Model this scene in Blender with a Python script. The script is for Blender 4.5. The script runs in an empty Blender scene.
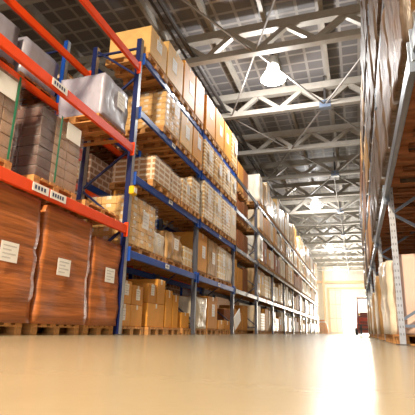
import bpy, bmesh, math, random
from mathutils import Vector, Matrix, noise
random.seed(7)
C = bpy.context.scene.collection
PI = math.pi
# ------------------------------------------------------------------ materials
def srgb(r, g, b):
    f = lambda c: (c/255/12.92) if c/255 <= .04045 else ((c/255+.055)/1.055)**2.4
    return (f(r), f(g), f(b), 1)
def N(t, kind, **kw):
    n = t.nodes.new(kind)
    for k, v in kw.items():
        if k in n.inputs: n.inputs[k].default_value = v
        else: setattr(n, k, v)
    return n
def mat(name, col, rough=.6, metal=0, var=.12, scale=(6, 6, 6), bump=.0, coat=0, bscale=None, spec=.5, col2=None):
    m = bpy.data.materials.new(name); m.use_nodes = True; t = m.node_tree
    b = t.nodes['Principled BSDF']
    b.inputs['Roughness'].default_value = rough; b.inputs['Metallic'].default_value = metal
    b.inputs['Coat Weight'].default_value = coat; b.inputs['Coat Roughness'].default_value = .18
    b.inputs['Specular IOR Level'].default_value = spec
    tc = N(t, 'ShaderNodeTexCoord'); mp = N(t, 'ShaderNodeMapping'); mp.inputs['Scale'].default_value = scale
    t.links.new(tc.outputs['Object'], mp.inputs['Vector'])
    no = N(t, 'ShaderNodeTexNoise', Scale=1.0, Detail=5.0, Roughness=.6); t.links.new(mp.outputs[0], no.inputs['Vector'])
    mix = N(t, 'ShaderNodeMix', data_type='RGBA')
    mix.inputs[6].default_value = tuple(c*(1-var) for c in col[:3])+(1,)
    mix.inputs[7].default_value = (col2 or tuple(min(1, c*(1+var)) for c in col[:3])+(1,))
    rp = N(t, 'ShaderNodeValToRGB'); rp.color_ramp.elements[0].position = .32; rp.color_ramp.elements[1].position = .68
    t.links.new(no.outputs['Fac'], rp.inputs[0]); t.links.new(rp.outputs[0], mix.inputs[0])
    t.links.new(mix.outputs[2], b.inputs['Base Color'])
    if bump:
        bu = N(t, 'ShaderNodeBump', Strength=bump, Distance=.02)
        src = no.outputs['Fac']
        if bscale:
            mp2 = N(t, 'ShaderNodeMapping'); mp2.inputs['Scale'].default_value = bscale
            t.links.new(tc.outputs['Object'], mp2.inputs['Vector'])
            n2 = N(t, 'ShaderNodeTexNoise', Scale=1.0, Detail=4.0); t.links.new(mp2.outputs[0], n2.inputs['Vector']); src = n2.outputs['Fac']
        t.links.new(src, bu.inputs['Height']); t.links.new(bu.outputs[0], b.inputs['Normal'])
        if coat: t.links.new(bu.outputs[0], b.inputs['Coat Normal'])
    return m
def film_mat(name, amount=.3, bs=(3, 3, 14), tint=(1, 1, 1, 1)):
    m = bpy.data.materials.new(name); m.use_nodes = True; t = m.node_tree
    for n in list(t.nodes): t.nodes.remove(n)
    out = N(t, 'ShaderNodeOutputMaterial'); mx = N(t, 'ShaderNodeMixShader')
    tr = N(t, 'ShaderNodeBsdfTransparent'); add = N(t, 'ShaderNodeMixShader'); add.inputs[0].default_value = .45
    gl = N(t, 'ShaderNodeBsdfGlossy', Roughness=.22); df = N(t, 'ShaderNodeBsdfDiffuse'); df.inputs[0].default_value = tint
    tc = N(t, 'ShaderNodeTexCoord'); mp = N(t, 'ShaderNodeMapping'); mp.inputs['Scale'].default_value = bs
    t.links.new(tc.outputs['Object'], mp.inputs[0])
    no = N(t, 'ShaderNodeTexNoise', Scale=1.6, Detail=6.0, Distortion=1.2); t.links.new(mp.outputs[0], no.inputs['Vector'])
    bu = N(t, 'ShaderNodeBump', Strength=.9, Distance=.06); t.links.new(no.outputs['Fac'], bu.inputs['Height'])
    for s in (gl, df): t.links.new(bu.outputs[0], s.inputs['Normal'])
    rp = N(t, 'ShaderNodeMapRange'); rp.inputs[1].default_value = .42; rp.inputs[2].default_value = .72
    rp.inputs[3].default_value = amount*.45; rp.inputs[4].default_value = min(1, amount*2)
    t.links.new(no.outputs['Fac'], rp.inputs[0]); t.links.new(rp.outputs[0], mx.inputs[0])
    t.links.new(df.outputs[0], add.inputs[1]); t.links.new(gl.outputs[0], add.inputs[2])
    t.links.new(tr.outputs[0], mx.inputs[1]); t.links.new(add.outputs[0], mx.inputs[2]); t.links.new(mx.outputs[0], out.inputs[0])
    return m
def emis(name, col, s):
    m = bpy.data.materials.new(name); m.use_nodes = True; b = m.node_tree.nodes['Principled BSDF']
    b.inputs['Base Color'].default_value = col; b.inputs['Emission Color'].default_value = col; b.inputs['Emission Strength'].default_value = s
    return m
def grid_mat(name, base, line, w, h, mortar, rough=.7, bump=.4, offset=0., coat=0, axis='XZ', var=0.15):
    """carton courses or sheet joints: a brick texture laid over the two visible directions"""
    m = bpy.data.materials.new(name); m.use_nodes = True; t = m.node_tree; b = t.nodes['Principled BSDF']
    b.inputs['Roughness'].default_value = rough; b.inputs['Coat Weight'].default_value = coat; b.inputs['Coat Roughness'].default_value = .2
    tc = N(t, 'ShaderNodeTexCoord'); sp = N(t, 'ShaderNodeSeparateXYZ'); cb = N(t, 'ShaderNodeCombineXYZ')
    t.links.new(tc.outputs['Object'], sp.inputs[0])
    if axis == 'XZ':
        a = N(t, 'ShaderNodeMath', operation='ADD'); t.links.new(sp.outputs[0], a.inputs[0]); t.links.new(sp.outputs[1], a.inputs[1])
        t.links.new(a.outputs[0], cb.inputs[0]); t.links.new(sp.outputs[2], cb.inputs[1])
    else:
        t.links.new(sp.outputs[0], cb.inputs[0]); t.links.new(sp.outputs[1], cb.inputs[1])
    br = N(t, 'ShaderNodeTexBrick', offset=offset); br.inputs['Scale'].default_value = 1
    br.inputs['Color1'].default_value = base; br.inputs['Color2'].default_value = tuple(c*(1-var) for c in base[:3])+(1,)
    br.inputs['Mortar'].default_value = line; br.inputs['Brick Width'].default_value = w; br.inputs['Row Height'].default_value = h
    br.inputs['Mortar Size'].default_value = mortar; br.inputs['Mortar Smooth'].default_value = .1
    t.links.new(cb.outputs[0], br.inputs['Vector']); t.links.new(br.outputs['Color'], b.inputs['Base Color'])
    no = N(t, 'ShaderNodeTexNoise', Scale=9.0, Detail=4.0); t.links.new(tc.outputs['Object'], no.inputs['Vector'])
    ad = N(t, 'ShaderNodeMath', operation='SUBTRACT'); t.links.new(no.outputs['Fac'], ad.inputs[0]); t.links.new(br.outputs['Fac'], ad.inputs[1])
    bu = N(t, 'ShaderNodeBump', Strength=bump, Distance=.015); t.links.new(ad.outputs[0], bu.inputs['Height']); t.links.new(bu.outputs[0], b.inputs['Normal'])
    return m
KR = srgb(210, 146, 66)
M = dict(
 orange=mat('orange_paint', srgb(244, 78, 8), .5, 0, .06), blue=mat('blue_paint', srgb(22, 78, 176), .33, 0, .08),
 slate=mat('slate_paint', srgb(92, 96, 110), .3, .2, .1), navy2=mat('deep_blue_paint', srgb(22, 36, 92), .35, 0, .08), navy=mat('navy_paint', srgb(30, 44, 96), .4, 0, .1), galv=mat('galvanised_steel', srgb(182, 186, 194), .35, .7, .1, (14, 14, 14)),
 pgrey=mat('grey_blue_paint', srgb(112, 124, 144), .35, .3, .1),
 wood=mat('pale_pine', srgb(200, 146, 86), .75, 0, .3, (3, 22, 22), .3), wood2=mat('brown_pine', srgb(146, 92, 54), .8, 0, .3, (3, 22, 22), .3),
 kraft=mat('kraft_board', KR, .65, 0, .08), rustpanel=mat('worn_red_board', srgb(170, 84, 56), .6), wrappink=mat('rose_wrap', srgb(226, 196, 182), .5, 0, .05, (5, 5, 2), .4, .4), wrapgrey=mat('grey_brown_wrap', srgb(98, 80, 64), .6, 0, .5, (9, 9, 1.6), 1.0, .05, (14, 14, 2.5)), tan=mat('amber_board', srgb(226, 160, 66), .6, 0, .07), light=mat('light_board', srgb(232, 188, 116), .6, 0, .1),
 cream=mat('cream_board', srgb(236, 214, 178), .55, 0, .1), rust=mat('russet_board', srgb(160, 96, 52), .6, 0, .12), dark=mat('dark_brown_board', srgb(90, 62, 56), .5, 0, .25, (9, 9, 3), .2, .3),
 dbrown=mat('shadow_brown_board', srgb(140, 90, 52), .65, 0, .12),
 wrapbrown=mat('wrapped_brown_board', srgb(172, 100, 48), .5, 0, .38, (1.5, 1.2, 22), .45, .22, (2, 2, 26)),
 wrapsilver=mat('silver_wrap', srgb(164, 164, 182), .42, .0, .15, (5, 5, 2), .8, .35, (7, 7, 4)),
 wrapwhite=mat('white_wrap', srgb(236, 226, 206), .45, 0, .18, (9, 9, 3), .9, .2, (9, 9, 5)),
 wraptan=mat('tan_wrap', srgb(186, 148, 98), .5, 0, .35, (9, 9, 2.2), .8, .12, (10, 10, 4)),
 paper=mat('label_paper', srgb(246, 246, 244), .6, 0, .02), ink=mat('label_ink', srgb(60, 70, 110), .6), inkg=mat('grey_ink', srgb(205, 205, 205), .6),
 tape=mat('pale_tape', srgb(236, 226, 208), .35), green=mat('green_strap', srgb(30, 120, 84), .4), film=film_mat('clear_film', .09), film2=film_mat('heavy_film', .48, (5, 5, 4)),
 yellow=mat('yellow_plastic', srgb(250, 196, 20), .4), truss=mat('pale_grey_paint', srgb(166, 159, 148), .5, .1, .08), darkpipe=mat('dark_pipe_paint', srgb(70, 66, 64), .5, .3),
 concrete=mat('polished_concrete', srgb(144, 132, 108), .24, 0, .1, (1.2, .5, 1), .02, 0, (30, 30, 30)),
 wallw=grid_mat('white_wall_sheet', srgb(238, 232, 214), srgb(205, 196, 172), 1.0, 30, .02, .6, .1),
 roof=grid_mat('roof_sheet', srgb(120, 116, 116), srgb(162, 156, 150), .5, .45, .04, .5, .5, axis='XY'),
 dusty=mat('dusty_tan_board', srgb(166, 132, 104), .45, 0, .3, (7, 7, 3), .5, .4, (10, 10, 5)), slot=mat('slot_grey', srgb(118, 120, 128), .6), walltan=mat('dull_wall_paint', srgb(128, 98, 74), .8), rodgrey=mat('rod_grey_paint', srgb(150, 144, 138), .5), lampshell=emis('lamp_prismatic_shell', (1, .95, .86, 1), 7), ballast=mat('lamp_aluminium', srgb(200, 200, 198), .35, .6), glow=emis('lamp_glow', (1, .93, .8, 1), 30),
 gatecol=mat('cream_door_sheet', srgb(232, 226, 192), .5, 0, .05), brownpost=mat('ochre_post', srgb(214, 160, 96), .5), bag=mat('orange_bag', srgb(236, 136, 16), .6, 0, .15),
 red=mat('red_paint', srgb(220, 88, 56), .35), rubber=mat('black_rubber', srgb(28, 27, 27), .7), mastred=mat('dull_red_steel', srgb(150, 84, 70), .5, .2), steel=mat('dark_steel', srgb(84, 76, 74), .4, .5), ground=mat('outdoor_concrete', srgb(220, 216, 206), .8),
)
STR = {k: grid_mat('courses_'+k, srgb(*a), srgb(*b), w, h, .018, .55, .35, off, .3) for k, a, b, w, h, off in (
 ('light', (224, 178, 110), (255, 244, 220), .2, .085, 0), ('brown', (204, 154, 98), (246, 232, 206), .22, .09, 0), ('tan', (222, 168, 86), (244, 226, 188), .3, .12, 0),
 ('pale', (242, 208, 146), (252, 244, 226), .17, .14, 0), ('umber', (146, 110, 92), (196, 176, 166), .21, .12, .5))}
# ------------------------------------------------------------------ mesh helpers
class MB:
    def __init__(s): s.v = []; s.f = []
    def box(s, x0, x1, y0, y1, z0, z1):
        n = len(s.v); s.v += [(x, y, z) for z in (z0, z1) for y in (y0, y1) for x in (x0, x1)]
        s.f += [[n+i for i in q] for q in ((0, 2, 3, 1), (4, 5, 7, 6), (0, 1, 5, 4), (2, 6, 7, 3), (0, 4, 6, 2), (1, 3, 7, 5))]; return s
    def bar(s, a, b, w, h=None, up=(0, 0, 1)):
        a = Vector(a); b = Vector(b); h = h or w; d = (b-a).normalized(); u = Vector(up)
        if abs(d.dot(u)) > .98: u = Vector((1, 0, 0))
        r = d.cross(u).normalized(); u = r.cross(d)
        n = len(s.v)
        for p in (a, b):
            for i, j in ((-1, -1), (1, -1), (1, 1), (-1, 1)): s.v.append(tuple(p+r*(i*w/2)+u*(j*h/2)))
        s.f += [[n, n+1, n+2, n+3][::-1], [n+4, n+5, n+6, n+7]]+[[n+i, n+(i+1) % 4, n+4+(i+1) % 4, n+4+i] for i in range(4)]; return s
    def rev(s, prof, seg=16, c=(0, 0, 0), close=True):
        n = len(s.v)
        for r, z in prof:
            for k in range(seg): s.v.append((c[0]+r*math.cos(2*PI*k/seg), c[1]+r*math.sin(2*PI*k/seg), c[2]+z))
        for i in range(len(prof)-1):
            for k in range(seg): s.f.append([n+i*seg+k, n+i*seg+(k+1) % seg, n+(i+1)*seg+(k+1) % seg, n+(i+1)*seg+k])
        if close:
            s.f.append([n+k for k in range(seg)][::-1]); s.f.append([n+(len(prof)-1)*seg+k for k in range(seg)])
        return s
    def tube(s, a, b, r, seg=8):
        a = Vector(a); b = Vector(b); d = (b-a).normalized(); u = Vector((0, 0, 1)) if abs(d.z) < .95 else Vector((1, 0, 0))
        x = d.cross(u).normalized(); y = x.cross(d); n = len(s.v)
        for p in (a, b):
            for k in range(seg): s.v.append(tuple(p+x*(r*math.cos(2*PI*k/seg))+y*(r*math.sin(2*PI*k/seg))))
        s.f += [[n+k, n+(k+1) % seg, n+seg+(k+1) % seg, n+seg+k] for k in range(seg)]
        s.f += [[n+k for k in range(seg)][::-1], [n+seg+k for k in range(seg)]]; return s
    def mesh(s, name, m, bevel=0, smooth=False):
        me = bpy.data.meshes.new(name); me.from_pydata(s.v, [], s.f)
        bm = bmesh.new(); bm.from_mesh(me); bmesh.ops.recalc_face_normals(bm, faces=bm.faces[:])
        if bevel: bmesh.ops.bevel(bm, geom=bm.edges[:], offset=bevel, segments=1, affect='EDGES')
        bm.to_mesh(me); bm.free(); me.materials.append(m)
        if smooth:
            for p in me.polygons: p.use_smooth = True
        return me
def link(name, me, parent=None, loc=(0, 0, 0), rz=0):
    o = bpy.data.objects.new(name, me); C.objects.link(o); o.location = loc; o.rotation_euler.z = rz
    if parent is not None: o.parent = parent
    return o
def part(name, mb, m, parent=None, bevel=0, smooth=False, loc=(0, 0, 0)): return link(name, mb.mesh(name, m, bevel, smooth), parent, loc)
def tag(o, label, cat, group=None):
    o['label'] = label; o['category'] = cat
    if group: o['group'] = group
    return o
def empty(name, label, cat, loc=(0, 0, 0), rz=0, group=None): return tag(link(name, None, None, loc, rz), label, cat, group)
def struct(name, mb, m, parent=None, bevel=0):
    o = part(name, mb, m, parent, bevel)
    if parent is None: o['kind'] = 'structure'
    return o
def soft_block(name, w, d, h, m, amp=.018, n=7, taper=0., nz=9, seed=0., vert=1., lean=0.):
    """a wrapped load: a rounded block whose faces bulge and crumple. origin at the bottom centre; x = depth, y = width"""
    bm = bmesh.new(); bmesh.ops.create_cube(bm, size=2)
    bmesh.ops.subdivide_edges(bm, edges=bm.edges[:], cuts=n, use_grid_fill=True)
    for v in bm.verts:
        c = v.co.copy(); t = (c.z+1)/2
        k = 1-taper*t
        e = .982+.018*(1-max(abs(c.x*c.y), abs(c.x*c.z), abs(c.y*c.z))**6)
        p = Vector((c.x*d/2*k*e, c.y*w/2*k*e, 0)); p.z = t*h
        nn = noise.noise(Vector((p.x*3.1+seed, p.y*3.1, p.z*5*vert+seed)))+.5*noise.noise(Vector((p.x*8, p.y*8+seed, p.z*9*vert)))
        dr = Vector((c.x if abs(c.x) > .99 else 0, c.y if abs(c.y) > .99 else 0, (.8 if c.z > .99 else 0)))
        p += dr*nn*amp
        p.y += lean*t
        v.co = p
    me = bpy.data.meshes.new(name); bm.to_mesh(me); bm.free(); me.materials.append(m)
    for f in me.polygons: f.use_smooth = True
    return me
def crumple_shell(name, w, d, h, m, seed=0., amp=.012):
    return soft_block(name, w, d, h, m, amp, 9, 0, seed=seed, vert=.5)
# ------------------------------------------------------------------ camera
cam = bpy.data.cameras.new('camera'); co = bpy.data.objects.new('camera', cam); C.objects.link(co)
th, yaw, roll, fpx = .27207, .328785, .0295204, 435.235
fh = Vector((-math.sin(yaw), math.cos(yaw), 0)); r = Vector((math.cos(yaw), math.sin(yaw), 0)); fw = fh*math.cos(th)+Vector((0, 0, 1))*math.sin(th)
up = r.cross(fw); r2 = r*math.cos(roll)+up*math.sin(roll); u2 = -r*math.sin(roll)+up*math.cos(roll)
mw = Matrix((r2, u2, -fw)).transposed().to_4x4(); mw.translation = Vector((0, 0, .108)); co.matrix_world = mw
cam.sensor_width = 36; cam.lens = fpx/415*36; cam.clip_start = .02; cam.clip_end = 400; bpy.context.scene.camera = co
# ------------------------------------------------------------------ the hall
ZT = 6.98; YW = 54.6
struct('floor', MB().box(-14, 10, -8, YW, -.2, 0), M['concrete'])
struct('floor_outside', MB().box(-60, 60, YW, 110, -.2, -.005), M['ground'])
b = MB().box(-14, 10, -8, YW, 7.92, 8.02)
ce = struct('ceiling', b, M['roof'])
for i in range(16):
    x = -13+i*1.4
    part('purlin', MB().box(x-.05, x+.05, -8, YW, 7.7, 7.92), M['truss'], ce)
struct('wall_left', MB().box(-14.2, -14, -8, YW, 0, 8.02), M['walltan'])
struct('wall_right', MB().box(10, 10.2, -8, YW, 0, 8.02), M['wallw'])
DX0, DX1, DZ = -1.56, 1.5, 4.25
wb = struct('wall_back', MB().box(-14, DX0, YW, YW+.25, 0, 8.02).box(DX1, 10, YW, YW+.25, 0, 8.02).box(DX0, DX1, YW, YW+.25, DZ, 8.02), M['wallw'])
tr = struct('trim_1', MB().box(-3.2, -3.0, YW-.12, YW, 0, 5.3).box(-3.0, 3.0, YW-.12, YW, 5.12, 5.3).box(3.0, 3.2, YW-.12, YW, 0, 5.3), M['brownpost'])
dr = struct('door_1', MB().box(-3.0, -1.58, YW-.1, YW-.02, .03, 5.1), M['gatecol'])
mb = MB()
for z in (.1, 1.7, 3.3, 4.95): mb.box(-3.0, -1.58, YW-.14, YW-.1, z, z+.08)
for x in (-3.0, -2.3, -1.64): mb.box(x, x+.06, YW-.14, YW-.1, .03, 5.1)
part('door_frame', mb, M['truss'], dr)
struct('trim_2', MB().box(-13, 9.9, YW-.5, YW-.05, 5.8, 6.05), M['brownpost'])
struct('trim_3', MB().box(-3.62, -3.4, YW-.9, YW-.52, 0, 7.6), M['brownpost'])
ORD = ['first', 'second', 'third', 'fourth', 'fifth', 'sixth', 'seventh', 'eighth', 'ninth', 'tenth', 'eleventh', 'twelfth', 'thirteenth', 'fourteenth', 'fifteenth', 'sixteenth', 'seventeenth', 'eighteenth']
# trusses, first visible one at y = 12.6
low = MB().box(-13.8, 9.8, -.09, .09, 6.84, 7.0); top = MB().box(-13.8, 9.8, -.1, .1, 7.46, 7.68)
web = MB(); 
k = -8
while -1.25+1.4*k < 8.6:
    px = -1.25+1.4*k
    web.bar((px, 0, 7.5), (px+.7, 0, 6.95), .13, .13); web.bar((px, 0, 7.5), (px-.7, 0, 6.95), .13, .13); k += 1
web.v = [v for v in web.v]
lm, tm, wm = low.mesh('bottom_chord', M['truss']), top.mesh('top_chord', M['truss']), web.mesh('web', M['truss'])
gm = MB().box(-.17, .17, -.1, .1, 6.78, 7.02).mesh('gusset_plate', M['pgrey'])
hm = MB().box(-.03, .03, -.03, .03, 7.0, 7.9).mesh('hanger', M['darkpipe'])
br_a = MB().bar((0, 0, 6.9), (-1.5, 3.2, 6.9), .04).mesh('brace_rod', M['rodgrey']); br_b = MB().bar((0, 0, 6.9), (1.5, 3.2, 6.9), .04).mesh('brace_rod', M['rodgrey'])
for i in range(17):
    y = 12.6+3.2*(i-4)
    o = empty('roof_truss', 'pale grey steel roof truss, ' + ('first with the grey plate over the near lamp' if i == 4 else f'{ORD[i]} counting away along the hall'), 'roof truss', (0, y, 0), 0, 'roof trusses')
    link('bottom_chord', lm, o); link('top_chord', tm, o); link('web', wm, o)
    if i % 2 == 0:
        g = link('gusset_plate', gm, o, (-.55, 0, 0)); link('hanger', hm, g)
        xs = ((-.55, br_a), (-.55, br_b), (-3.6, br_b), (2.45, br_a))
    else: xs = ((-2.05, br_a), (-2.05, br_b), (.95, br_a))
    if i < 14:
        for x, m_ in xs: link('brace_rod', m_, o, (x, 0, 0))
tag(part('ceiling_conduit', MB().tube((-.6, 19, 6.84), (-.6, YW-.6, 6.84), .03), M['truss']), 'thin pale conduit hung under the roof trusses along the aisle', 'conduit')
mb = MB().tube((-3.72, -6, 7.06), (-3.72, YW-1, 7.06), .06).tube((-3.95, -6, 7.12), (-3.95, YW-1, 7.12), .035)
tag(part('sprinkler_pipe', mb, M['darkpipe']), 'dark twin pipe running under the roof above the blue rack', 'pipe')
# lamps
sh = MB().rev([(.06, .62), (.07, .5), (.13, .42), (.15, .3), (.27, .05), (.29, 0), (.28, .0), (.25, .05), (.13, .29), (.03, .4)], 20, close=False)
sm = sh.mesh('reflector', M['lampshell'], 0, True); bm_ = MB().rev([(.24, .0), (.262, .03), (.2, .05)], 20).mesh('lens', M['glow'], 0, True)
rm = MB().tube((0, 0, .6), (0, 0, 1.05), .02).mesh('hanging_rod', M['darkpipe']); hs = MB().rev([(.1, .42), (.12, .5), (.12, .68), (.06, .72)], 12).mesh('ballast_housing', M['ballast'], 0, True)
def lamp(x, y, label, group=None, pw=500):
    o = empty('high_bay_lamp', label, 'lamp', (x, y, 6.86), 0, group); o.scale = (1.2, 1.2, 1.0)
    link('reflector', sm, o); link('lens', bm_, o); link('hanging_rod', rm, o); link('ballast_housing', hs, o)
    l = bpy.data.lights.new('lamp_light', 'POINT' if y > 0 else 'AREA'); l.energy = pw
    if y > 0: l.shadow_soft_size = .2
    else: l.shape = 'DISK'; l.size = .5; l.color = (1, .8, .55) if y < 20 else (1, .7, .4)
    lo = bpy.data.objects.new('lamp_light', l); C.objects.link(lo); lo.parent = o; lo.location = (0, 0, -.24)
LW = .8; HD = .007
for i, y in enumerate((-2.7, 10.7, 24.1, 37.4, 50.7)):
    lamp(-1.83, y, ('added lit bell lamp behind the camera, brightening the near goods' if i == 0 else f'lit bell shaped lamp over the aisle, {ORD[i-1]} seen along the roof'), 'high bay lamps over the aisle', (1800, 450, 300, 340, 380)[i])  # first lamp is out of view, boosted and warmed to brighten near goods
# ------------------------------------------------------------------ racks
ST = [2.42+2.85*k for k in range(-1, 13)]      # stations of the frames
LB = [1.083, 2.19, 3.245, 4.18]                # blue beam heights (centre)
def post(mat_, h, face=None):
    mb = MB(); w = .05
    if face is None and mat_ == M['galv']: return mb.box(-.03, .03, -.032, -.028, 0, h).box(-.03, .03, .028, .032, 0, h).box(-.03, -.026, -.032, .032, 0, h).mesh('upright', mat_)
    mb.box(-.045, -.041, -w, w, 0, h).box(.041, .045, -w, w, 0, h) if False else None
    w = .042
    mb.box(-.04, .04, -w, -w+.006, 0, h).box(-.04, .04, w-.006, w, 0, h).box(.034, .04, -w, w, 0, h)
    me = mb.mesh('upright', mat_)
    if face is not None:
        me.materials.append(face)
        for p in me.polygons:
            if abs(p.normal.x) > .9 and p.center.x > .03: p.material_index = 1
    return me
def beam_mesh(length, m, h=.11):
    mb = MB().box(-.022, .022, .05, length-.05, -h/2, h/2); return mb.mesh('beam', m, .006)
conn_o = MB().box(-.03, .03, -.005, .012, -.1, .1)
def rack(name, label, x_face, side, frames, beams, height, uprmat, depth=.8, holes=False, group=None):
    """side=-1: the rack extends to -x from its face; frames = station list; beams = [(bay, z, material)]"""
    root = empty(name, label, 'pallet rack', (x_face, frames[0], 0), 0, group)
    xr = side*depth
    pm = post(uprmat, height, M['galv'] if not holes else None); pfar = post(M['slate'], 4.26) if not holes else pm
    bm2 = MB(); z = .25; s = 0
    while z+.62 < height:
        a, b_ = (0, xr) if s % 2 == 0 else (xr, 0)
        bm2.bar((a, 0, z), (b_, 0, z+.6), .03, .03); z += .6; s += 1
    bm2.bar((0, 0, .2), (xr, 0, .2), .03); bm2.bar((0, 0, height-.15), (xr, 0, height-.15), .03)
    brm = bm2.mesh('frame_brace', M['pgrey'] if holes else M['navy'])
    brf = None
    if not holes:
        b3 = MB(); z = .25; s = 0
        while z+.6 < 4.26:
            a, b_ = (0, xr) if s % 2 == 0 else (xr, 0)
            b3.bar((a, 0, z), (b_, 0, z+.6), .03, .03); z += .6; s += 1
        b3.bar((0, 0, .2), (xr, 0, .2), .03)
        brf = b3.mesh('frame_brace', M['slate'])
    fm = MB().box(-.07, .07, -.045, .045, 0, .012).mesh('foot_plate', M['steel'])
    hb = None
    if holes:
        mb = MB(); zz = .1
        while zz < height: mb.box(-.0312, -.03, -.02, -.01, zz, zz+.026).box(-.0312, -.03, .01, .02, zz, zz+.026); mb.box(-.02, -.01, -.0332, -.032, zz, zz+.026).box(.008, .018, -.0332, -.032, zz, zz+.026); zz += .075
        hb = mb.mesh('slot_row', M['slot'])
    for y in frames:
        for xx in (0, xr):
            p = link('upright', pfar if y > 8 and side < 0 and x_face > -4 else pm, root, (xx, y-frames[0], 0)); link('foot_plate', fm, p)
            if holes and xx == 0: link('slot_row', hb, p)['kind'] = 'stuff'
            if side < 0 and xx == 0: pass
            if side > 0: p.rotation_euler.z = 0
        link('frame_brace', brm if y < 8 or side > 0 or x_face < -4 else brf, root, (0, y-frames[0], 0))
    cache = {}
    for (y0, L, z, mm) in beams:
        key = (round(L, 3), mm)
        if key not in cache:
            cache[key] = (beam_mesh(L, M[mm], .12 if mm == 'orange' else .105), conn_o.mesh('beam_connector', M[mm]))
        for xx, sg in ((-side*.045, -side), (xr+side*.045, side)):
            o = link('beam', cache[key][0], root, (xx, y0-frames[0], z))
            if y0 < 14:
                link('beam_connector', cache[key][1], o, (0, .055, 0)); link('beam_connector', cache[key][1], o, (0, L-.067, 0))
    return root
FR = ST[0:]                                    # -0.43 ... 36.6
OB = [(ST[0], 2.85, z, 'orange') for z in (1.4, 2.6, 3.95)]+[(ST[1], 2.85, z, 'orange') for z in (1.4, 2.6, 3.95)]
BB = [(ST[k], 2.85, z, 'blue' if k < 4 else 'slate') for k in range(2, 13) for z in LB]  # farther blue beams go slate: their wash of glare is put into the colour
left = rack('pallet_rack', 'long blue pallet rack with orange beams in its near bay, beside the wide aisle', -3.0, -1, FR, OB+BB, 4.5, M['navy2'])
OB2 = [(ST[k], 2.85, z, 'orange') for k in range(5) for z in (1.3, 2.35, 3.45)]
back = rack('pallet_rack', 'pallet rack with orange beams standing behind the long blue rack', -4.4, -1, ST[0:6], OB2, 4.75, M['blue'])
RB = [(ST[k], 2.85, z, 'pgrey') for k in range(0, 7) for z in (1.68, 2.95, 4.2)]
right = rack('pallet_rack', 'grey perforated pallet rack standing close beside the camera side of the aisle', .45, 1, ST[0:8], RB, 5.6, M['galv'], .9, True)
# plates and labels on the beams
def beam_tag(root, x, y, z, w, h, marks):
    o = part('beam_label', MB().box(0, .004, -w/2, w/2, -h/2, h/2), M['paper'], None); o.parent = root; o.location = (x-root.location.x, y-root.location.y, z)
    mb = MB(); n = marks
    for i in range(n):
        yy = -w/2+.03+i*(w-.06)/n; mb.box(.004, .0055, yy, yy+(w-.06)/n*.6, -h*.22, h*.24)
    mm = part('lettering', mb, M['ink'], o)
    return o
beam_tag(left, -2.93, 3.48, 2.61, .26, .085, 5)
beam_tag(left, -2.93, 3.4, 1.41, .24, .085, 4); beam_tag(left, -2.93, 3.68, 1.41, .26, .085, 5)
for k in range(2, 8):
    for z in LB: beam_tag(left, -2.93, ST[k]+1.35+.1*(k % 2), z, .15, .07, 2)
ym = part('height_marker', MB().box(-.02, .06, -.06, .06, -.06, .06), M['yellow'], left, .01, loc=(.05, 5.27-ST[0], 1.98)); ym['label'] = 'yellow plastic marker clipped to the upright'
part('marker_label', MB().box(.06, .064, -.04, .04, -.035, .035), M['paper'], ym)
# ------------------------------------------------------------------ pallets
def pallet_parts(w, d, mm):
    deck = MB(); n = 5
    for i in range(6):
        y = -w/2+(w-.09)*i/5; deck.box(-d/2, d/2, y, y+.09, .092, .11)
    for x in (-d/2, -.05, d/2-.1): deck.box(x, x+.1, -w/2, w/2, .078, .0915)
    bot = MB()
    for y in (-w/2, -.045, w/2-.09): bot.box(-d/2, d/2, y, y+.09, 0, .014)
    blk = MB().box(-.05, .05, -.045, .045, .0145, .0775)
    one = MB(); one.v = list(deck.v); one.f = [list(f) for f in deck.f]
    for src in [bot]:
        nn = len(one.v); one.v += src.v; one.f += [[i+nn for i in f] for f in src.f]
    for x in (-d/2+.05, 0, d/2-.05):
        for y in (-w/2+.045, 0, w/2-.045): one.box(x-.05, x+.05, y-.045, y+.045, .0145, .0775)
    return deck.mesh('top_deck', mm), bot.mesh('bottom_deck', mm), blk.mesh('block', mm), one.mesh('pallet', mm)
PAL = {}
def pallet(x, y, z, w, d, label, near, dark=False):
    key = (w, d, dark)
    if key not in PAL: PAL[key] = pallet_parts(w, d, M['wood2'] if dark else M['wood'])
    dk, bt, bl, one = PAL[key]
    if not near: return tag(link('pallet', one, None, (x, y, z)), label, 'pallet', 'wooden pallets under the stored goods')
    o = empty('pallet', label, 'pallet', (x, y, z), 0, 'wooden pallets under the stored goods')
    link('top_deck', dk, o); link('bottom_deck', bt, o)
    for bx in (-d/2+.05, 0, d/2-.05):
        for by in (-w/2+.045, 0, w/2-.045): link('block', bl, o, (bx, by, 0))
    return o
# ------------------------------------------------------------------ loads
meshes = {}
def box_mesh(w, d, h, mk):
    key = ('b', round(w, 2), round(d, 2), round(h, 2), mk)
    if key not in meshes: meshes[key] = MB().box(-d/2, d/2, -w/2, w/2, 0, h).mesh('carton', STR[mk[4:]] if mk.startswith('str_') else M[mk], .008)
    return meshes[key]
def q(v, s=.04): return round(round(v/s)*s, 3)
labm = {}
def paper(parent, fx, y, z, w, h, big=False, side=1):
    key = (q(w, .02), q(h, .02), big)
    if key not in labm:
        ww, hh = key[:2]
        a = MB().box(-.0015, .0015, -ww/2, ww/2, -hh/2, hh/2).mesh('paper_label', M['paper'])
        mb = MB(); n = 4
        for i in range(n):
            zz = hh/2-(i+1)*hh/(n+1); mb.box(.0015, .0022, -ww*.38, ww*(.38 if i % 2 == 0 else .1), zz-.006, zz+.006)
        labm[key] = (a, mb.mesh('printed_lines', M['inkg']))
    a, l = labm[key]
    o = link('paper_label', a, parent, (fx, y, z)); o.rotation_euler.z = 0 if side > 0 else PI
    if big: link('printed_lines', l, o)
    return o
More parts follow.
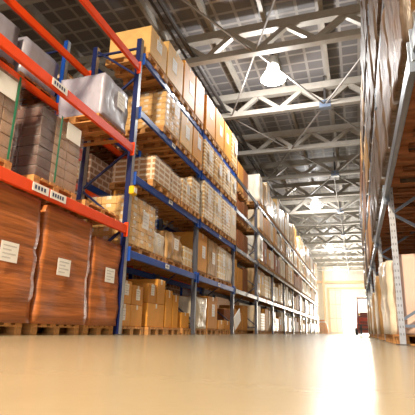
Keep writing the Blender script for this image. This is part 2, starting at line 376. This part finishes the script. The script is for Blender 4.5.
COLN = dict(kraft='brown', tan='amber', light='light tan', cream='cream', rust='russet', dark='dark brown', dbrown='dull brown')
STN = dict(str_light='tan white-banded', str_brown='brown white-banded', str_tan='amber banded', str_pale='cream banded', str_umber='grey-brown banded')
def load(kind, x, y, z, w, d, h, where, mk='kraft', near=False, lab=True, side=1, grp='goods on the racks', seed=0, lab_at=None):
    """side=+1 the front faces +x. kinds: carton, courses, stack (individual cartons), wrap, sag"""
    fx = side*d/2
    s1 = round((seed*7.3) % 50, 2)
    if kind == 'carton':
        o = tag(link('large_carton', box_mesh(q(w), q(d), q(h), mk), None, (x, y, z)), f'{COLN[mk]} carton{", labelled" if lab else ""}, {where}', 'carton', grp)
        mb_key = ('t', q(d), q(w), q(h))
        if mb_key not in meshes: meshes[mb_key] = MB().box(-q(d)/2-.001, q(d)/2+.002, -.03, .03, q(h)-.09, q(h)+.002).mesh('packing_tape', M['tape'])
        if near: link('packing_tape', meshes[mb_key], o)
        fx = side*q(d)/2; hh = q(h)
    elif kind == 'courses':
        o = tag(link('carton_load', box_mesh(q(w), q(d), q(h), mk), None, (x, y, z)), f'{STN[mk]} cartons{", labelled" if lab else ""}, {where}', 'carton stack', grp)
        fx = side*q(d)/2
        if near:
            key = ('fs', q(w), q(d), q(h))
            if key not in meshes: meshes[key] = crumple_shell('stretch_film', q(w)+.025, q(d)+.05, q(h)+.004, M['film'], 3., .008)
            link('stretch_film', meshes[key], o); fx += side*.03
    elif kind == 'stack':
        nz, nx, ny = max(3, int(h/.11)), 3, 3
        o = empty('carton_load', f'{STN[mk]} wrapped cartons, {where}', 'carton stack', (x, y, z), 0, grp)
        cm = ('c', q(w), q(d), round(h/nz, 3), mk)
        cw, cd, ch = w/ny, d/nx, h/nz
        if cm not in meshes:
            base = {'str_light': 'light', 'str_brown': 'dark', 'str_umber': 'dark', 'str_tan': 'tan', 'str_pale': 'cream'}[mk]
            meshes[cm] = (MB().box(-cd/2+.003, cd/2-.003, -cw/2+.003, cw/2-.003, 0, ch-.004).mesh('carton', M[base], .006),
                          MB().box(-cd/2+.0015, cd/2-.0015, -cw*.16, cw*.16, ch*.55, ch-.0025).box(-cd*.16, cd*.16, -cw/2+.0015, cw/2-.0015, ch*.55, ch-.0025).mesh('white_band', M['tape']),
                          MB().box(-cd/2+.003, cd/2-.003, -cw/2+.003, cw/2-.003, 0, ch-.004).mesh('carton', M['dusty'], .006))
        for a in range(nx):
            for b2 in range(ny):
                for c2 in range(nz):
                    outer = (a == (2 if side > 0 else 0)) or b2 == 0 or c2 == nz-1
                    if not outer: continue
                    cc = link('carton', meshes[cm][0] if mk != 'str_umber' or b2 == 0 else meshes[cm][2], o, (-d/2+cd*(a+.5)+random.uniform(-.002, .002), -w/2+cw*(b2+.5), c2*ch))
                    if mk != 'str_umber': link('white_band', meshes[cm][1], cc)
        link('stretch_film', crumple_shell('stretch_film', w+.05, d+.05, h+.02, M['film'], seed), o); fx += side*.03
    else:
        nm, base = {'wrapbrown': ('brown film-wrapped', 1), 'wrapsilver': ('silvery film-wrapped', 1), 'wrapwhite': ('white film-wrapped', 1), 'wraptan': ('tan film-wrapped', 1), 'wrapgrey': ('grey-brown film-wrapped', 1), 'wrappink': ('rose-beige film-wrapped', 1)}[mk]
        key = ('w', q(w, .05), q(d, .05), q(h, .05), mk, kind, seed if near else seed % 3)
        if key not in meshes: meshes[key] = soft_block('wrapped_goods', w, d, h, M[mk], .035 if kind == 'sag' else (.012 if mk == 'wrapsilver' else .02), 13 if near else 5, (.12 if kind == 'sag' else (.05 if mk == 'wrapbrown' else 0)), seed=seed if near else seed % 3)
        o = tag(link('wrapped_goods', meshes[key], None, (x, y, z)), f'{nm} goods{", labelled" if lab else ""}, {where}', 'wrapped goods', grp)
        fx += side*.008
    if lab:
        lw, lh = ((.2, .26) if mk != 'wrapbrown' else (.22, .18)) if kind != 'courses' else (.2, .36)
        ly, lz = lab_at or (random.uniform(-.1, .14)*w, h*random.uniform(.5, .66))
        lw = min(lw, w*.35); lh = min(lh, h*.4)
        paper(o, fx+side*.004, ly, lz, lw, lh, near, side)
    return o
def deck(zb, h=.105): return zb+h/2+.001
# --- orange bay -----------------------------------------------------------
XF = -3.0; XC = -3.42
W0 = 'floor of the orange-beam bay'
for i, (y0, y1, h, sd, ly, lz) in enumerate(((2.66, 3.55, 1.22, 1, .035, .62), (3.6, 4.47, 1.2, 4, -.085, .59), (4.52, 5.2, 1.06, 9, .04, .62))):
    w = y1-y0; pos = ('at the picture edge', 'in the middle', 'against the blue upright')[i]
    pallet(XC+.02, (y0+y1)/2, 0, .8 if w > .7 else .66, .76, f'pale wooden pallet on the {W0}, {pos}', True)
    load('wrap', XC+.03, (y0+y1)/2, .111, w, .84, h, f'{W0}, {pos}', 'wrapbrown', True, True, 1, 'tall wrapped goods on the floor', sd, (ly, lz))
pallet(XC+.02, 1.3, 0, .8, .76, 'pale wooden pallet on the floor before the tall wrapped goods', True)
load('wrap', XC+.03, 1.3, .111, .88, .84, 1.2, 'on the floor before the orange bay', 'wrapbrown', True, True, 1, 'tall wrapped goods on the floor', 13)
z1 = deck(1.4, .12)
for i, (y0, y1, h, sd) in enumerate(((2.5, 3.06, .86, 2), (3.39, 4.1, .78, 5), (4.3, 5.1, .5, 8))):
    w = y1-y0; pos = ('at the picture edge', 'before the rear upright', 'beside the front upright')[i]
    pallet(XC, (y0+y1)/2, z1, round(w+.02, 2), .8, f'pale pallet on the lower orange beams, {pos}', True)
    if i < 2:
        o = load('stack', XC+.02, (y0+y1)/2, z1+.111, w, .74, h, f'on the lower orange beams {pos}', 'str_umber', True, False, 1, 'goods on the orange beams', sd)
        paper(o, .405, w*.22 if i else .05, h*.86 if i else h*.8, .26, .2, False)
        gx = .408
        g = part('green_strap', MB().box(gx, gx+.004, -.012, .012, 0, h), M['green'], o, loc=(0, -w/2+.27 if i else w/2-.08, 0)); g['label'] = 'green edge strap'
z2 = deck(2.6, .12)
pallet(XC, 4.73, z2, .7, .8, 'pale pallet on the upper orange beams under the silvery block', True)
load('wrap', -3.35, 4.73, z2+.111, .66, .7, .6, 'on the upper orange beams', 'wrapsilver', True, True, 1, 'goods on the orange beams', 6, (.12, .4))
# --- second pallet row behind the orange bay (seen through it) --------------
BX = -4.8
for (lv, zz) in (('floor', 0), ('lower', deck(1.3, .12)), ('middle', deck(2.35, .12)), ('upper', deck(3.45, .12))):
    for k in (1, 2, 3, 4):
        for s in range(3):
            y = ST[k]+.5+.92*s
            if lv == 'floor' and k == 1 and s == 0: continue
            wh = f'rear rack {lv} row, {ORD[s]} place of {("the orange bay", "the next bay", "the third bay", "the fourth bay")[k-1]}'
            pallet(BX, y, zz, .8, .8, 'dull wooden pallet, '+wh, False, True)
            mk = random.choice(('str_brown', 'str_umber', 'str_light', 'wrapsilver', 'kraft', 'wrapsilver'))
            hh = random.choice((.55, .6, .7)) if lv != 'floor' else 1.04
            load('courses' if mk.startswith('str') else ('wrap' if 'wrap' in mk else 'carton'), BX+.02, y, zz+.111, .78, .76, hh, wh, mk, False, False, 1, 'goods on the rear rack', k*3+s)
# --- blue bays ---------------------------------------------------------------
BAYN = {2: 'first', 3: 'second', 4: 'third', 5: 'fourth', 6: 'fifth', 7: 'sixth', 8: 'seventh', 9: 'eighth', 10: 'ninth', 11: 'tenth', 12: 'eleventh'}
LVN = ['floor', 'first shelf', 'second shelf', 'third shelf', 'top shelf']
def slot(bay, lv, y0, y1, kind, h, mk, lab=True, near=None, xoff=0, pos=None, nopal=False, lab_at=None, seed=None):
    global _n
    near = (bay <= 3) if near is None else near
    zb = 0 if lv == 0 else deck(LB[lv-1])
    if lv >= 2 and bay != 4: xoff = .1
    h = min(h, (.86, .84, .8, .69, 9)[lv]); y1 = min(y1, ST[bay]+2.8)
    w = y1-y0; y = (y0+y1)/2
    wh = f'{LVN[lv]} of the {BAYN[bay]} blue bay, {pos}'
    if not nopal: pallet(XC+.02+xoff, y, zb, q(w+.02, .03), .78, f'wooden pallet, {wh}', near and bay == 2, bay % 2 == 1 and False)
    return load(kind, XC+.04+xoff, y, zb+(0 if nopal else .111), w, .76 if w > .5 else .7, h, wh, mk, near, lab, 1, 'goods in the blue rack', seed if seed is not None else (bay*5+lv*3+int(y0*7)) % 40, lab_at)
# first blue bay (5.27 - 8.12) and second (8.12 - 10.97), read from the photograph
P4 = ['nearest', 'second', 'third', 'farthest']
slot(2, 1, 5.38, 6.2, 'stack', .72, 'str_light', True, pos=P4[0], lab_at=(.02, .42), seed=3)
slot(2, 1, 6.26, 6.66, 'wrap', .36, 'wrapwhite', True, pos=P4[1])
slot(2, 1, 6.72, 7.46, 'sag', .5, 'wraptan', True, pos=P4[2])
slot(2, 1, 7.54, 8.02, 'courses', .36, 'str_pale', False, pos=P4[3])
slot(2, 2, 5.85, 6.5, 'courses', .42, 'str_brown', False, pos=P4[0])
slot(2, 2, 6.56, 7.0, 'courses', .42, 'str_brown', False, pos=P4[1])
slot(2, 2, 7.08, 7.5, 'courses', .44, 'str_light', True, pos=P4[2])
slot(2, 2, 7.56, 8.04, 'courses', .62, 'str_light', True, pos=P4[3])
slot(2, 3, 6.12, 6.78, 'stack', .66, 'str_light', True, pos=P4[1], seed=11, lab_at=(.1, .5))
slot(2, 3, 6.86, 7.44, 'carton', .66, 'light', True, pos=P4[2])
slot(2, 3, 7.5, 8.06, 'carton', .66, 'tan', True, pos=P4[3])
slot(2, 4, 5.4, 6.06, 'carton', .52, 'light', True, pos=P4[0])
slot(2, 4, 6.1, 6.82, 'carton', .72, 'light', True, pos=P4[1])
slot(2, 4, 6.88, 7.48, 'carton', .84, 'tan', True, pos=P4[2])
slot(2, 4, 7.54, 8.1, 'carton', .88, 'tan', True, pos=P4[3])
# floor of the first blue bay: cartons lie loose on their pallet, each a thing
for y, w in ((5.69, .72), (6.54, .66), (7.2, .6), (7.84, .42)):
    pallet(XC+.02, y, 0, w, .78, f'pale pallet on the floor of the first blue bay, {P4[[5.69, 6.54, 7.2, 7.84].index(y)]}', True)
GF = 'loose cartons on the floor pallets'
def loose(y, z, w, h, mk, lbl, lab=None, d=.7, rz=0):
    o = tag(link('shipping_carton', box_mesh(w, d, h, mk), None, (XC+.02, y, z), rz), lbl, 'carton', GF)
    key = ('t2', w, d, h)
    if key not in meshes: meshes[key] = MB().box(-d/2-.0015, d/2+.0015, -.025, .025, h*.8, h+.0015).mesh('packing_tape', M['tape'])
    link('packing_tape', meshes[key], o)
    if lab: paper(o, d/2+.003, lab[0], lab[1], .13, .15, True)
loose(5.51, .111, .36, .3, 'tan', 'amber carton with a white label, lower of two beside the first blue upright', (-.03, .16))
loose(5.88, .111, .36, .3, 'tan', 'plain amber carton, lower and farther in the floor foursome by the first upright')
loose(5.51, .414, .34, .32, 'tan', 'amber carton with a label, upper of two beside the first blue upright', (.02, .2))
loose(5.88, .414, .34, .28, 'kraft', 'brown carton with a label, upper and farther in the floor foursome', (.0, .15))
loose(6.54, .111, .62, .36, 'tan', 'wide amber carton lying under two smaller ones in the first blue bay')
loose(6.37, .474, .28, .3, 'kraft', 'small brown carton, nearer of two on the wide amber carton', (.0, .2))
loose(6.7, .474, .3, .4, 'tan', 'tall amber carton, farther of two on the wide amber carton')
loose(7.05, .111, .28, .62, 'tan', 'narrow tall amber carton on the third floor pallet, nearer of two', None)
loose(7.35, .111, .26, .56, 'tan', 'narrow tall amber carton on the third floor pallet, farther of two', None)
loose(7.84, .111, .4, .28, 'tan', 'low amber carton alone on the last floor pallet of the first blue bay')
# second blue bay
def row(bay, lv, specs):
    for i, (y0, y1, kind, h, mk, lab) in enumerate(specs): slot(bay, lv, y0, y1, kind, h, mk, lab, pos=P4[i])
row(3, 0, [(8.3, 8.94, 'wrap', .62, 'wrapwhite', True), (9.02, 9.7, 'carton', .68, 'kraft', True), (9.78, 10.3, 'carton', .2, 'tan', False), (10.4, 10.85, 'carton', .2, 'kraft', False)])
row(3, 1, [(8.24, 8.86, 'carton', .8, 'tan', True), (8.94, 9.62, 'wrap', .78, 'wraptan', True), (9.7, 10.28, 'courses', .76, 'str_pale', True), (10.36, 10.9, 'wrap', .74, 'wrapwhite', True)])
row(3, 2, [(8.26, 8.9, 'courses', .78, 'str_light', True), (8.98, 9.6, 'courses', .8, 'str_pale', True), (9.68, 10.26, 'courses', .8, 'str_light', True), (10.34, 10.88, 'carton', .8, 'cream', True)])
row(3, 3, [(8.22, 8.86, 'courses', .7, 'str_light', True), (8.94, 9.56, 'courses', .76, 'str_tan', True), (9.64, 10.24, 'courses', .8, 'str_light', True), (10.32, 10.88, 'courses', .64, 'str_pale', True)])
row(3, 4, [(8.24, 8.88, 'carton', .84, 'tan', True), (8.94, 9.62, 'carton', .86, 'tan', True), (9.68, 10.3, 'carton', .88, 'tan', True), (10.36, 10.92, 'courses', .9, 'str_tan', True)])
# the tilted white board leaning at the end of the second bay
tag(link('white_board', MB().box(-.01, .01, -.3, .3, 0, .34).mesh('white_board', M['paper'], .003), None, (-2.93, 11.3, .22)), 'tilted white sheet leaning on the goods past the second blue bay', 'sheet')
bpy.data.objects['white_board'].rotation_euler = (math.radians(24), 0, 0)
KN = [('carton', 'tan'), ('carton', 'light'), ('carton', 'kraft'), ('courses', 'str_light'), ('courses', 'str_pale'), ('courses', 'str_tan'), ('wrap', 'wraptan'), ('wrap', 'wrapwhite'), ('carton', 'cream'), ('carton', 'rust')]
for bay in range(4, 13):
    y00 = ST[bay]
    for lv in range(5):
        for s in range(4):
            y0 = y00+.12+.68*s; w = .58
            kind, mk = random.choice(KN); lab = random.random() < .45 and bay < 8; xo = 0
            h = random.uniform(.55, .85)
            if lv == 4: h = random.uniform(.75, 1.25) if bay > 4 else .9
            if lv == 0: h = random.uniform(.45, .8)
            if bay == 4: kind, mk, lab, xo = 'carton', random.choice(('dbrown', 'rust', 'kraft')), False, -.25  # dim bay: its shade is put into darker brown cartons, set back
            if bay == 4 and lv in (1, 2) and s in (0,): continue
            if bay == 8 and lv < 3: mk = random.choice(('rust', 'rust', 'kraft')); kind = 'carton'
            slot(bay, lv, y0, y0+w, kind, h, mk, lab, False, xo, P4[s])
# --- grey rack on the other side ----------------------------------------------
RX = .45; RC = .86
RL = [0, deck(1.68), deck(2.95), deck(4.2)]
PG = ['nearest', 'middle', 'farthest']
RN = ['floor', 'first shelf', 'second shelf', 'third shelf']
for k in range(0, 7):
    y00 = ST[k]; nb = ('the near bay', 'the bay beside the perforated upright', 'the first bay past it', 'the second bay past it', 'the third bay past it', 'the fourth bay past it', 'the last bay')[k]
    for lv in range(4):
        n = 3
        for s in range(n):
            if k < 2 and lv == 0: continue
            if k == 0 and (s < 2 or lv > 2): continue
            y0 = y00+.12+.9*s; w = .82
            wh = f'{RN[lv]} of {nb}, grey rack, {PG[s]}'
            if lv == 0: mk = ['wrapwhite', 'wraptan', 'wrapwhite'][s] if k > 2 else ['wrappink', 'wrapwhite', 'wrapwhite'][s]
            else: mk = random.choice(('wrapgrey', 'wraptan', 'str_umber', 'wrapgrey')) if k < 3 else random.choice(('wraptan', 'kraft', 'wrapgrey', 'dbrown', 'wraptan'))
            h = random.uniform(.8, 1.0) if lv else random.uniform(.8, 1.1)
            if k in (1, 2) and lv: mk = 'wrapgrey'; h = 1.0
            d = .9 if lv else .8
            pallet(RC+(.02 if k < 2 or lv else -.035), y0+w/2, RL[lv], .81, .8 if lv == 0 else .86, 'wooden pallet, '+wh, k == 2 and lv < 2, lv > 0)
            kind = 'courses' if mk.startswith('str') else ('wrap' if 'wrap' in mk else 'carton')
            load(kind, RC-(.045 if lv else (.06 if k > 1 and s else 0)), y0+w/2, RL[lv]+.111, w, d, min(h, 1.0 if lv else 9), wh, mk, kind == 'wrap' and k < 3, False, -1, 'goods in the grey rack', (k*4+lv*3+s) % 30)
# --- machines and odd things at the far end --------------------------------------
fk = empty('forklift', 'small red forklift with mast standing in the aisle before the bright door', 'forklift', (.36, 24.5, 0), 0)
part('chassis', MB().box(-.4, .4, 0, 1.3, .14, .6).box(-.38, .38, .8, 1.35, .6, .95), M['red'], fk, .04)
part('mast', MB().box(-.34, -.27, -.15, -.07, .05, 1.95).box(.27, .34, -.15, -.07, .05, 1.95).box(-.34, .34, -.14, -.08, 1.85, 1.93).box(-.34, .34, -.14, -.08, .9, .97), M['mastred'], fk)
part('overhead_guard', MB().bar((-.34, .1, .6), (-.3, .25, 1.9), .05).bar((.34, .1, .6), (.3, .25, 1.9), .05).bar((-.34, 1.1, .95), (-.3, 1.0, 1.9), .05).bar((.34, 1.1, .95), (.3, 1.0, 1.9), .05).box(-.34, .34, .2, 1.05, 1.88, 1.94), M['red'], fk)
part('seat', MB().box(-.22, .22, .5, .9, .6, .74).box(-.22, .22, .85, .95, .74, 1.2), M['mastred'], fk, .03)
for sx in (-1, 1): part('fork', MB().box(sx*.2-.05, sx*.2+.05, -1.0, -.15, .05, .09).box(sx*.2-.05, sx*.2+.05, -.2, -.15, .05, .5), M['steel'], fk)
part('carriage', MB().box(-.32, .32, -.2, -.15, .3, .36).box(-.32, .32, -.2, -.15, .5, .56), M['steel'], fk)
wmh = MB().rev([(.06, -.07), (.17, -.07), (.19, -.04), (.19, .04), (.17, .07), (.06, .07)], 18).mesh('wheel', M['rubber'])
for sx in (-1, 1):
    for yy in (.15, 1.1):
        wl = link('wheel', wmh, fk, (sx*.42, yy, .19)); wl.rotation_euler = (0, PI/2, 0)
part('work_light', MB().box(-.3, -.2, -.05, .02, 1.0, 1.1), M['yellow'], fk)
bg = MB().rev([(.5, 0), (.56, .1), (.54, .5), (.44, .9), (.3, 1.02), (.26, 1.12), (.34, 1.3)], 20)
bb = tag(part('bulk_bag', bg, M['bag'], None, 0, True, (-3.28, 46, 0)), 'orange bulk bag with tied neck standing before the far wall', 'bulk bag')
part('tie', MB().rev([(.28, 1.06), (.3, 1.1), (.28, 1.14)], 16), M['paper'], bb)
tag(link('storage_crate', MB().box(-.5, .5, -.5, .5, .12, 1.5).box(-.45, .45, -.5, -.35, 0, .12).box(-.45, .45, .35, .5, 0, .12).mesh('storage_crate', M['cream'], .02), None, (-3.85, 42, 0)), 'pale tall crate on runners standing past the end of the blue rack', 'crate')
# ------------------------------------------------------------------ haze volume, added to bleach the far end
hz = bpy.data.materials.new('bleach_haze'); hz.use_nodes = True; t = hz.node_tree
for n in list(t.nodes): t.nodes.remove(n)
vo = N(t, 'ShaderNodeVolumeScatter'); vo.inputs['Color'].default_value = (1, .9, .72, 1); vo.inputs['Density'].default_value = HD; vo.inputs['Anisotropy'].default_value = .5
t.links.new(vo.outputs[0], N(t, 'ShaderNodeOutputMaterial').inputs['Volume'])
ho = part('bleach_haze', MB().box(-5.8, 5.0, 19.6, YW-.02, .003, 7.69), hz); ho['kind'] = 'stuff'; tag(ho, 'warm haze added to bleach the far half of the hall', 'haze')
# ------------------------------------------------------------------ light
w = bpy.data.worlds.new('world'); bpy.context.scene.world = w; w.use_nodes = True
w.node_tree.nodes['Background'].inputs[0].default_value = (1, .96, .91, 1); w.node_tree.nodes['Background'].inputs[1].default_value = 1.15
def area(name, loc, rot, sx, sy, e, col):
    l = bpy.data.lights.new(name, 'AREA'); l.shape = 'RECTANGLE'; l.size = sx; l.size_y = sy; l.energy = e; l.color = col
    o = bpy.data.objects.new(name, l); C.objects.link(o); o.location = loc; o.rotation_euler = rot; return o
area('door_daylight', (-.03, YW+.3, 2.1), (-PI/2, 0, 0), 3, 4.2, 2500, (1, .9, .74))
sc = bpy.context.scene
sc.view_settings.view_transform = 'Standard'; sc.view_settings.look = 'None'; sc.view_settings.gamma = 1; sc.view_settings.use_curve_mapping = False
sc.view_settings.exposure = .5
sc.cycles.volume_bounces = 1; sc.cycles.max_bounces = 8; sc.cycles.diffuse_bounces = 4; sc.cycles.transparent_max_bounces = 12; sc.cycles.use_denoising = True
sc.cycles.sample_clamp_indirect = 6
